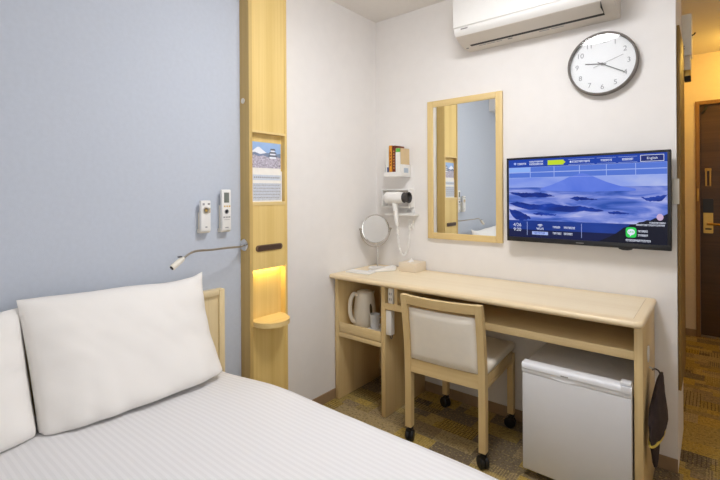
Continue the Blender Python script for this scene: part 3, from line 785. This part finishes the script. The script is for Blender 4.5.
E_tab1 = emit('screen first cell', (142, 178, 246), .95)
E_foot = emit_noise('screen footer', [(14, 46, 128), (28, 70, 172)], (2, 1, 8), .85)
E_foot2 = emit('screen footer low', (16, 26, 74), .85)
E_blk = emit('screen night', (8, 12, 34), .8)
E_line = emit('screen line', (170, 190, 246), .9)
E_wht = emit('screen white', (226, 232, 250), .95)
E_lime = emit('screen lime', (196, 220, 40), .95)
E_grn = emit('screen green', (44, 206, 84), .95)
E_pink = emit('screen moon', (206, 178, 214), .9)
E_btn = emit('screen button', (22, 40, 116), .9)
sm_ = [E_sky, E_sea, E_fuji, E_ridge, E_head, E_table, E_tab1, E_foot, E_foot2, E_blk, E_line, E_wht, E_lime, E_grn, E_pink, E_btn]
scr = MB()
KP = .8096
def SP(pts, d, mi): pts = [(u / (KP + u * (1 - KP)), v) for u, v in pts]; scr.poly([(sx0 + u * W_, -.0665 - d * .00022, sz1 - v * H_) for u, v in pts], mi)
def SR(u0, u1, v0, v1, d, mi): SP([(u0, v0), (u1, v0), (u1, v1), (u0, v1)], d, mi)
def ridge(u0, u1, base_, peaks, d, mi, bottom):
    """jagged outline through peaks, closed along a ragged bottom"""
    pts = []
    for (ua, va), (ub, vb) in zip(peaks, peaks[1:]):
        for k in range(6):
            t = k / 6; pts.append((ua + (ub - ua) * t, va + (vb - va) * t + random.uniform(-.006, .006)))
    pts.append(peaks[-1])
    low = [(u1 + (u0 - u1) * k / 14, peaks[-1][1] + (peaks[0][1] - peaks[-1][1]) * k / 14 + (bottom - peaks[-1][1] - (peaks[0][1] - peaks[-1][1]) * k / 14) * math.sin(PI * k / 14) ** .6 + random.uniform(-.008, .01)) for k in range(1, 14)]
    SP(pts + low, d, mi)
SR(0, 1, .1, .46, 0, 0)
SR(0, 1, .36, .80, 1, 1)
SP([(.20, .375), (.27, .33), (.34, .275), (.395, .225), (.42, .205), (.47, .2), (.50, .215), (.55, .255), (.62, .31), (.70, .355), (.80, .39), (.80, .41), (.5, .42), (.2, .40)], 2, 2)
ridge(0, .29, .46, [(0, .42), (.06, .425), (.12, .43), (.19, .425), (.25, .45), (.29, .475)], 3, 3, .485)
ridge(.38, .56, .5, [(.38, .50), (.43, .475), (.48, .485), (.52, .50), (.56, .515)], 3, 3, .525)
ridge(.83, 1, .5, [(.83, .48), (.88, .49), (.93, .475), (1, .455)], 3, 3, .53)
ridge(0, .60, .6, [(0, .56), (.05, .545), (.11, .57), (.2, .575), (.28, .565), (.36, .59), (.45, .59), (.53, .61), (.60, .645)], 3, 3, .66)
ridge(.15, .30, .7, [(.15, .69), (.2, .675), (.26, .69), (.30, .70)], 3, 3, .715)
ridge(.62, .76, .68, [(.62, .655), (.68, .645), (.76, .665)], 3, 3, .675)
ridge(0, .14, .7, [(0, .64), (.05, .66), (.10, .70), (.14, .75)], 3, 3, .785)
SR(0, 1, .785, .90, 4, 7); SR(0, 1, .90, 1, 4, 8)
SP([(.56, 1), (.60, .965), (.64, .93), (.67, .90), (.70, .86), (.72, .83), (.75, .81), (.765, .79), (.80, .782), (.82, .76), (.845, .755), (.87, .735), (.89, .738), (.92, .71), (.945, .712), (.97, .685), (1, .66), (1, 1)], 5, 9)
SR(0, 1, 0, .10, 4, 4)
for a, b in ((.1, .165), (.17, .235)):
    us = [0, .135, .285, .445, .615, .80, 1]
    for i in range(6): SR(us[i] + .002, us[i + 1] - .002, a + .004, b - .002, 4, 6 if (i == 0 and a == .1) else 5)
for u in (.135, .285, .445, .615, .80): SR(u - .0015, u + .0015, .10, .235, 5, 10)
SP([(.445, .2), (.43, .215), (.38, .235), (.52, .235), (.49, .21), (.47, .2)], 6, 2)
SR(0, 1, .1655, .169, 5, 10); SR(0, 1, .235, .238, 5, 10)
SR(.245, .345, .025, .085, 6, 12); SP([(.345, .035), (.358, .055), (.345, .075)], 6, 12)
def glyphs(u0, u1, v0, v1, d=7, mi=11, w=.008):
    """rows of tiny upright strokes, as the small print shows at this size"""
    u = u0
    while u + w <= u1:
        h = (v1 - v0)
        SR(u, u + w * .78, v0, v0 + h * .22, d, mi); SR(u + w * .28, u + w * .5, v0, v1, d, mi)
        if random.random() < .7: SR(u, u + w * .78, v0 + h * .42, v0 + h * .6, d, mi)
        if random.random() < .6: SR(u + w * .05, u + w * .72, v1 - h * .2, v1, d, mi)
        u += w
SP([(.03, .05), (.04, .035), (.05, .05), (.04, .07)], 6, 10); glyphs(.055, .115, .045, .068)
glyphs(.13, .225, .025, .045); glyphs(.13, .225, .055, .078)
for a, b in ((.375, .54), (.555, .675), (.69, .81)):
    for v in (.025, .088): SR(a, b, v, v + .0035, 6, 10)
    glyphs(a + .025, b - .02, .045, .068)
SR(.385, .395, .045, .068, 7, 11)
SR(.83, .98, .018, .092, 6, 11); SR(.833, .977, .023, .087, 7, 15)
def stext(s, u, v, size, mi=11, d=8, bold=.0002):
    u = u / (KP + u * (1 - KP))
    Mx = Matrix.Translation((sx0 + u * W_, -.0665 - d * .00022, sz1 - v * H_)) @ Matrix.Rotation(PI / 2, 4, 'X')
    scr.text(s, size, Mx, mi, bold)
stext('English', .905, .056, .015, bold=0)
stext('4/26', .052, .845, .024, bold=0); stext('9:20', .052, .905, .024, bold=0)
SR(.113, .1155, .80, .97, 6, 10); SR(.455, .4575, .80, .97, 6, 10)
for r0, r1 in ((.0, .005), (.009, .014), (.018, .023)):                     # radio-wave fan
    uc, vc = .195, .865
    arc = [PI / 4 + PI / 2 * k / 8 for k in range(9)]
    o_ = [(uc + r1 * math.cos(a), vc - r1 * math.sin(a) * W_ / H_) for a in arc]
    i_ = [(uc + r0 * math.cos(a), vc - r0 * math.sin(a) * W_ / H_) for a in arc[::-1]] if r0 else [(uc, vc)]
    SP(o_ + i_, 6, 11)
stext('Wi-Fi', .195, .885, .016)
SR(.145, .245, .92, .96, 6, 10); glyphs(.155, .235, .928, .952, mi=4)
glyphs(.275, .325, .845, .87); glyphs(.345, .42, .845, .87); glyphs(.275, .335, .92, .945); glyphs(.345, .405, .92, .945)
SP([(sx, sy) for sx, sy in [(.735 + .068 * (.5 + .5 * a), .82 + .115 * (.5 - .5 * b)) for a, b in [(math.copysign(abs(math.cos(t)) ** .45, math.cos(t)), math.copysign(abs(math.sin(t)) ** .45, math.sin(t))) for t in [2 * PI * k / 32 for k in range(32)]]]], 6, 13)
SP([(.769 + .024 * math.cos(2 * PI * k / 24), .873 + .034 * math.sin(2 * PI * k / 24)) for k in range(24)], 7, 11)
SP([(.760, .90), (.772, .905), (.762, .925)], 7, 11)
stext('LINE', .769, .873, .011, 13, 9)
glyphs(.812, .88, .85, .872); glyphs(.812, .88, .895, .917); glyphs(.735, .895, .955, .978, w=.0072)
SP([(.952 + .022 * math.cos(2 * PI * k / 24), .70 + .037 * math.sin(2 * PI * k / 24)) for k in range(24)], 6, 14)
glyphs(.885, .99, .755, .772); glyphs(.80, .99, .782, .80)
scr.build('screen', sm_, tv, 0, fix=False)

# ------------------------------------------------------------------ wall clock
ck = thing('wall_clock', 'round wall clock with dark rim and white dial above the television', 'clock', (1.40, -.02, 1.889))
cc = Vector((1.400, 0, 1.889)); RR = .153
MB().lathe([(RR - .012, -.001), (RR - .002, -.002), (RR, -.010), (RR, -.034), (RR - .004, -.040), (RR - .009, -.041), (RR - .011, -.036), (RR - .011, -.022)], cc, 'y', 72, cap=False).build('rim', M_grey_rim, ck)
dial = MB().lathe([(.001, -.014), (RR - .0108, -.014), (RR - .0108, -.018), (.001, -.018)], cc, 'y', 64).build('dial', M_dial, ck)
for k in range(1, 13):
    a = math.radians(90 - 30 * k)
    nm = MB().text(str(k), .034, Matrix.Translation(cc + Vector((.112 * math.cos(a), -.0188, .112 * math.sin(a)))) @ Matrix.Rotation(PI / 2, 4, 'X'), 0)
    nm.build('numeral', M_lt_txt, dial, 0)
def hand(name, deg, l0, l1, w, d, m, taper=1.0):
    a = math.radians(90 - deg); u = Vector((math.cos(a), 0, math.sin(a))); v = Vector((-u.z, 0, u.x))
    b = cc + Vector((0, d, 0))
    pts = [b - u * l0 - v * w, b + u * l1 - v * w * taper, b + u * l1 + v * w * taper, b - u * l0 + v * w]
    MB().loft([pts, [p + Vector((0, .0008, 0)) for p in pts]]).build(name, m, ck, 0)
hand('hour_hand', 279, .018, .075, .0024, -.0210, M_hand)
hand('minute_hand', 120, .022, .108, .0018, -.0225, M_hand)
hand('second_hand', 72, .04, .095, .0008, -.0240, M_grey_txt)
MB().lathe([(.001, -.0185), (.006, -.0185), (.006, -.0255), (.001, -.0255)], cc, 'y', 20).build('hub', M_hand, ck)
tag(MB().lathe([(.001, -.0345), (RR - .0112, -.0345), (RR - .0112, -.0365), (.001, -.0365)], cc, 'y', 64).build('cover_glass', M_glass, ck), 'clear cover glass')

# ------------------------------------------------------------------ air conditioner
ac = thing('air_conditioner', 'white wall air conditioner above the mirror and television', 'air conditioner', (1.09, -.1, 2.098))
ax0, ax1 = .700, 1.478
prof = [(-.001, 2.098), (-.06, 2.100), (-.100, 2.107), (-.150, 2.122), (-.183, 2.137), (-.198, 2.152), (-.203, 2.172), (-.205, 2.34), (-.196, 2.368), (-.17, 2.385), (-.001, 2.385)]
MB().prism(prof, 'x', ax0, ax1, bev=.004).build('body', M_ac_beige, ac)
MB().prism([(-.2035, 2.176), (-.2095, 2.180), (-.212, 2.20), (-.212, 2.335), (-.206, 2.36), (-.200, 2.36), (-.2055, 2.335), (-.204, 2.20)], 'x', ax0 + .001, ax1 - .001, bev=.001).build('front_panel', M_white_pl, ac)
band = MB().prism([(-.184, 2.1365), (-.200, 2.150), (-.2075, 2.165), (-.2085, 2.1735), (-.203, 2.1735), (-.198, 2.153)], 'x', ax0 + .003, ax1 - .003).build('lower_band', M_white_pl, ac)
MB().prism([(-.183, 2.1355), (-.15, 2.1205), (-.108, 2.1078), (-.106, 2.1045), (-.15, 2.1165), (-.186, 2.133)], 'x', ax0 + .052, ax1 - .056, bev=.0008).build('louver', M_ac_beige, ac)
MB().prism([(-.106, 2.1085), (-.084, 2.1045), (-.084, 2.1020), (-.106, 2.1053)], 'x', ax0 + .050, ax1 - .054).build('air_slot', M_dark, ac, 0)
MB().box(ax1 - .0555, ax1 - .0545, -.18, -.108, 2.106, 2.134, M=None).build('louver_gap', M_dark, ac, 0)
def acp(x, y, z, w, h):   # tiny printed marks on the sloping lower face
    return MB().box(x, x + w, y - h / 2, y + h / 2, z - .0008, z + .001)
MB().box(.745, .785, -.2090, -.2074, 2.162, 2.168).build('maker_mark', M_grey_txt, ac, 0)
for x, w in ((.79, .04), (.835, .05), (.892, .03), (1.12, .05), (1.18, .06)): MB().box(x, x + w, -.072, -.066, 2.1003, 2.1024).build('printed_mark', M_lt_txt, ac, 0)
for x, w in ((.955, .025), (.713, .014)): MB().box(x, x + w, -.073, -.064, 2.1, 2.1024).build('printed_mark', M_grey_txt, ac, 0)
MB().box(.76, 1.42, -.0012, -.0002, 2.12, 2.36).build('wall_mount', M_steel, ac, 0)

# ------------------------------------------------------------------ chair
ch = thing('desk_chair', 'beech desk chair with cream vinyl back and castors tucked under the desk', 'chair', (.794, -.31, 0), math.radians(3.2))
yR, yF = -.222, .205
def legpost(x0, x1):
    path = [(.078, yR + .0, .036), (.30, yR + .002, .036), (.42, yR + .0, .037), (.52, yR - .008, .036), (.62, yR - .022, .034), (.70, yR - .036, .031), (.758, yR - .048, .028)]
    rings = [[(x0, y - d / 2, z), (x1, y - d / 2, z), (x1, y + d / 2, z), (x0, y + d / 2, z)] for z, y, d in path]
    return MB().loft(rings)
def castor(parent, x, y):
    cst = MB().cyl((x, y, .078), (x, y, .056), .010).box(x - .014, x + .014, y - .018, y + .018, .052, .066, .004).build('castor', M_black, parent, local=True)
    return cst
def wheel(parent, x, y, turn):
    mb = MB()
    for s_ in (-1, 1):
        mb.lathe([(.004, s_ * .002), (.028, s_ * .002), (.029, s_ * .004), (.029, s_ * .015), (.024, s_ * .021), (.004, s_ * .0225)], (x, y + .006, .0293), 'x', 28)
    mb.lathe([(.008, -.007), (.008, .007)], (x, y + .006, .0293), 'x', 16)
    bmesh.ops.rotate(mb.bm, cent=(x, y, 0), matrix=Matrix.Rotation(turn, 3, 'Z'), verts=mb.bm.verts[:])
    return mb.build('castor_wheel', M_rubber, parent, local=True)
def addwheels(leg, x, y):
    castor(leg, x, y); wheel(leg, x, y, 1.0 + 1.3 * x + 2 * y)
HW = .209
for x0, x1 in ((-HW, -HW + .033), (HW - .033, HW)):
    mb = legpost(x0, x1)
    bmesh.ops.bevel(mb.bm, geom=mb.bm.edges[:], offset=.004, segments=2, profile=.5, affect='EDGES', clamp_overlap=True) if False else None
    lg = mb.build('leg', M_chair_z, ch, 30, local=True); addwheels(lg, (x0 + x1) / 2, yR)
for x0, x1 in ((-HW + .003, -HW + .036), (HW - .036, HW - .003)):
    lg = MB().box(x0, x1, yF - .018, yF + .018, .078, .400, .003).build('leg', M_chair_z, ch, local=True); addwheels(lg, (x0 + x1) / 2, yF)
def curved_rail(z0, z1, y, dep, th, x0=-HW + .033, x1=HW - .033, lean=0, n=12):
    """rail bowed backwards (towards the sitter's back)"""
    rings = []
    for k in range(n + 1):
        u = -1 + 2 * k / n; x = x0 + (x1 - x0) * k / n
        b = -dep * (1 - u * u)
        rings.append([(x, y + b - th / 2, z0), (x, y + b + th / 2, z0), (x, y + b + th / 2 - lean, z1), (x, y + b - th / 2 - lean, z1)])
    return MB().loft(rings)
curved_rail(.712, .756, yR - .038, .020, .024, lean=.010).build('top_rail', M_chair_x, ch, 40, local=True)
curved_rail(.362, .428, yR, .004, .024).build('lower_rail', M_chair_x, ch, 40, local=True)
def backpad():
    mb = MB(); n, m_ = 18, 14
    x0, x1 = -HW + .035, HW - .035
    G = {}
    for sgn in (1, -1):
        for i in range(n + 1):
            for j in range(m_ + 1):
                u = -1 + 2 * i / n; v = -1 + 2 * j / m_
                x = (x0 + x1) / 2 + (x1 - x0) / 2 * u
                z = .562 + .130 * v
                z += .002 * (1 - u * u) * v
                yb = yR - .004 - .026 * max(0, (z - .42) / .27) ** 1.3 - (.004 + .014 * max(0, (z - .43) / .26)) * (1 - u * u)
                t = (1 - abs(u) ** 8) * (1 - abs(v) ** 8)
                t = .006 + .011 * max(t, 0) ** .4
                G[sgn, i, j] = mb.bm.verts.new((x, yb + sgn * t, z))
        for i in range(n):
            for j in range(m_):
                q = [G[sgn, i, j], G[sgn, i + 1, j], G[sgn, i + 1, j + 1], G[sgn, i, j + 1]]
                mb._face(q, 0)
    for i in range(n):
        for j in (0, m_): mb._face([G[1, i, j], G[1, i + 1, j], G[-1, i + 1, j], G[-1, i, j]], 0)
    for j in range(m_):
        for i in (0, n): mb._face([G[1, i, j], G[1, i, j + 1], G[-1, i, j + 1], G[-1, i, j]], 0)
    return mb
tag(backpad().build('backrest', M_vinyl, ch, 50, local=True), 'cream vinyl backrest')
MB().box(-HW + .004, HW - .004, yR + .019, yF + .019, .3605, .376).build('seat_board', M_chair_x, ch, 0, local=True)
for x0, x1 in ((-HW + .006, -HW + .026), (HW - .026, HW - .006)):
    MB().box(x0, x1, yR + .019, yF - .019, .366, .418, .002).build('seat_rail', M_chair_z, ch, local=True)
MB().box(-HW + .037, HW - .037, yF - .008, yF + .012, .366, .400, .002).build('seat_rail', M_chair_x, ch, local=True)
MB().box(-HW + .002, HW - .002, yR + .022, yF + .030, .419, .458, .016, seg=4).build('seat', M_vinyl, ch, 60, local=True)

# ------------------------------------------------------------------ fridge
fg = thing('mini_fridge', 'small white refrigerator under the right end of the desk', 'refrigerator', (1.363, -.24, 0))
fx0, fx1 = 1.153, 1.571
MB().box(fx0 + .003, fx1 - .003, -.405, -.030, .02, .500, .006).build('cabinet', M_fridge, fg)
MB().box(fx0, fx1, -.455, -.409, .035, .464, .006).build('door', M_fridge, fg)
bar = MB()
rings = []
for k in range(25):
    t = k / 24; x = fx0 + (fx1 - fx0) * t
    s_ = max(0, 1 - abs(t - .42) / .17); s_ = s_ * s_ * (3 - 2 * s_)
    zl = .4645 + .0 * s_; yf = -.458
    rings.append([(x, -.409, zl), (x, -.409, .508), (x, yf + .010, .508), (x, yf + .002, .502), (x, yf, .494), (x, yf, .484), (x, yf + .004 + .004 * s_, .480), (x, yf + .002, zl + .004 - .006 * s_), (x, yf + .004, zl - .004 * s_)])
bar.loft(rings).build('door_trim', M_fridge_lt, fg, 40)
MB().box(fx1 - .040, fx1 - .003, -.452, -.409, .508, .520, .003).box(fx1 - .036, fx1 - .004, -.4595, -.4582, .482, .508, .0005).build('hinge_cover', M_fridge_lt, fg)
MB().box(1.315, 1.345, -.4587, -.458, .486, .4895).build('maker_mark', M_grey_txt, fg, 0)
for x in (fx0 + .04, fx1 - .07):
    for y in (-.39, -.07):
        MB().cyl((x + .015, y, 0.0005), (x + .015, y, .021), .014).build('foot', M_black, fg)

# ------------------------------------------------------------------ cloth hanging on the desk end
bg = thing('cloth_bag', 'dark brown cloth bag with yellow band hanging on the right end of the desk', 'bag', (1.635, -.23, .18))
secs = [(.525, .006, .012, -.260), (.505, .012, .028, -.275), (.465, .018, .062, -.297), (.42, .023, .088, -.313), (.37, .0255, .103, -.315), (.33, .026, .107, -.312), (.305, .0255, .100, -.314), (.295, .020, .072, -.340), (.28, .016, .052, -.356), (.25, .013, .039, -.358), (.21, .010, .028, -.357), (.185, .006, .014, -.355)]
rings = []
for z, a, b, yc in secs:
    ring = []
    for k in range(36):
        t = 2 * PI * k / 36
        w = 1 + .10 * math.sin(5 * t + z * 30) + .06 * math.sin(9 * t - z * 50)
        yy = yc + b * w * math.sin(t)
        ring.append((1.629 + .13 * (yy + .42) + .8 * a * w * math.cos(t), yy, z))
    rings.append(ring)
MB().loft(rings).build('folded_cloth', M_bag, bg, 60)
rings = []
for z in (.294, .300):
    rings.append([(1.6405 + .012 * math.sin(2 * PI * k / 36) + .0215 * math.cos(2 * PI * k / 36), -.330 + .092 * math.sin(2 * PI * k / 36), z + .012 * math.sin(2 * PI * k / 36)) for k in range(36)])
tag(MB().loft(rings).build('band', M_yellow, bg), 'yellow elastic band')
MB().tube(smooth([(1.648, -.260, .516), (1.640, -.260, .530), (1.628, -.260, .535), (1.619, -.260, .528)], 4), .003, 8).build('hanging_loop', M_bag, bg)
MB().tube([(1.6085, -.260, .537), (1.616, -.260, .535), (1.622, -.260, .530), (1.625, -.260, .538)], .0035, 10).build('hook', M_steel, bg)

# ------------------------------------------------------------------ corridor end
tag(MB().box(1.674, 1.700, -.012, -.0005, 1.208, 1.322, .003).build('wall_switch', M_warm_pl, None), 'narrow pale switch plate behind the television edge', 'switch')
tag(MB().box(1.6905, 1.702, .03, .44, .36, 2.02, .002).build('hanging_panel', M_panel, None), 'tall slim dark gold wood panel hung on the corridor side of the white wall', 'panel')
jb = thing('wall_box', 'grey beige cover box high on the corridor wall end', 'box', (1.70, .53, 1.98))
MB().box(1.672, 1.733, .468, .58, 1.985, 2.205, .004).build('cover', M_box_grey, jb)
for z in (2.02, 2.034): MB().box(1.690, 1.704, .466, .468, z, z + .005).build('printed_mark', M_grey_txt, jb, 0)
MB().tube([(1.733, .5, 2.095), (1.742, .495, 2.098), (1.748, .49, 2.104)], .004, 8).build('hook', M_dark, jb)
MB().box(1.694, 1.728, .49, .56, 1.915, 1.985, .002).build('neck', M_warm_pl, jb)
br = thing('rail_bracket', 'brass bracket with dark clip below the grey cover box', 'bracket', (1.70, .52, 1.87))
MB().box(1.686, 1.728, .495, .545, 1.882, 1.9148, .003).build('brass_block', M_brass, br)
MB().box(1.70, 1.728, .488, .53, 1.855, 1.8818, .003).build('clip', M_dark, br)

# ------------------------------------------------------------------ ceiling lights
def lamp_round(name, label, x, y, r, m, group=None):
    t = thing(name, label, 'ceiling light', (x, y, H - .09))
    MB().lathe([(r * .96, H - .0005), (r, H - .006), (r, H - .03), (r * .97, H - .032)], (x, y, 0), 'z', 64).build('base', M_white_pl, t)
    MB().lathe([(r * .985, H - .033), (r * .97, H - .060), (r * .88, H - .078), (r * .6, H - .088), (.002, H - .091)], (x, y, 0), 'z', 64).build('diffuser', m, t)
    return t
lamp_round('ceiling_light', 'round white ceiling light over the bed and desk', 1.14, -1.08, .24, emit('lamp diffuser', (250, 250, 253), 38.0))
lamp_round('corridor_light', 'small round warm ceiling light in the entrance corridor', 2.10, 1.95, .10, emit('warm lamp diffuser', (255, 206, 98), 52.0))

# warm glow of the niche strip
ld = bpy.data.lights.new('niche_glow', 'AREA'); ld.shape = 'RECTANGLE'; ld.size = .02; ld.size_y = .18; ld.energy = .28; ld.color = (1, .76, .22)
lo = bpy.data.objects.new('niche_glow', ld); COL.objects.link(lo); lo.location = (.050, -.9988, .8805); lo.rotation_euler = (0, 0, 0)
lo.parent = None
for loc, rot, w_ in (((1.825, -3.20, 1.43), (math.radians(90), 0, 0), 8.5), ((2.80, -2.10, 1.43), (0, math.radians(90), 0), 12.5)):  # added fill lamps outside the two invented openings, to brighten the room
    ld = bpy.data.lights.new('fill_light', 'AREA'); ld.shape = 'RECTANGLE'; ld.size = 1.2; ld.size_y = 1.2; ld.energy = w_; ld.color = (.97, .99, 1)
    lo = bpy.data.objects.new('fill_light', ld); COL.objects.link(lo); lo.location = loc; lo.rotation_euler = rot

w = bpy.data.worlds.new('World'); SC.world = w; w.use_nodes = True
w.node_tree.nodes['Background'].inputs[0].default_value = (.05, .05, .05, 1)

# ------------------------------------------------------------------ camera and colour
cam = bpy.data.cameras.new('camera'); co = bpy.data.objects.new('camera', cam); COL.objects.link(co)
cam.sensor_width = 36; cam.lens = 430.2 / 720 * 36; cam.shift_y = -46.7 / 720; cam.clip_start = .05
co.matrix_world = Matrix.Translation((1.815, -2.397, 1.264)) @ Matrix.Rotation(math.radians(39.34), 4, 'Z') @ Matrix.Rotation(PI / 2, 4, 'X') @ Matrix.Rotation(math.radians(-.315), 4, 'Z')
SC.camera = co
SC.view_settings.view_transform = 'Standard'; SC.view_settings.look = 'None'
SC.view_settings.exposure = 0; SC.view_settings.gamma = 1; SC.view_settings.use_curve_mapping = False
SC.cycles.use_denoising = True
SC.cycles.max_bounces = 10; SC.cycles.diffuse_bounces = 6
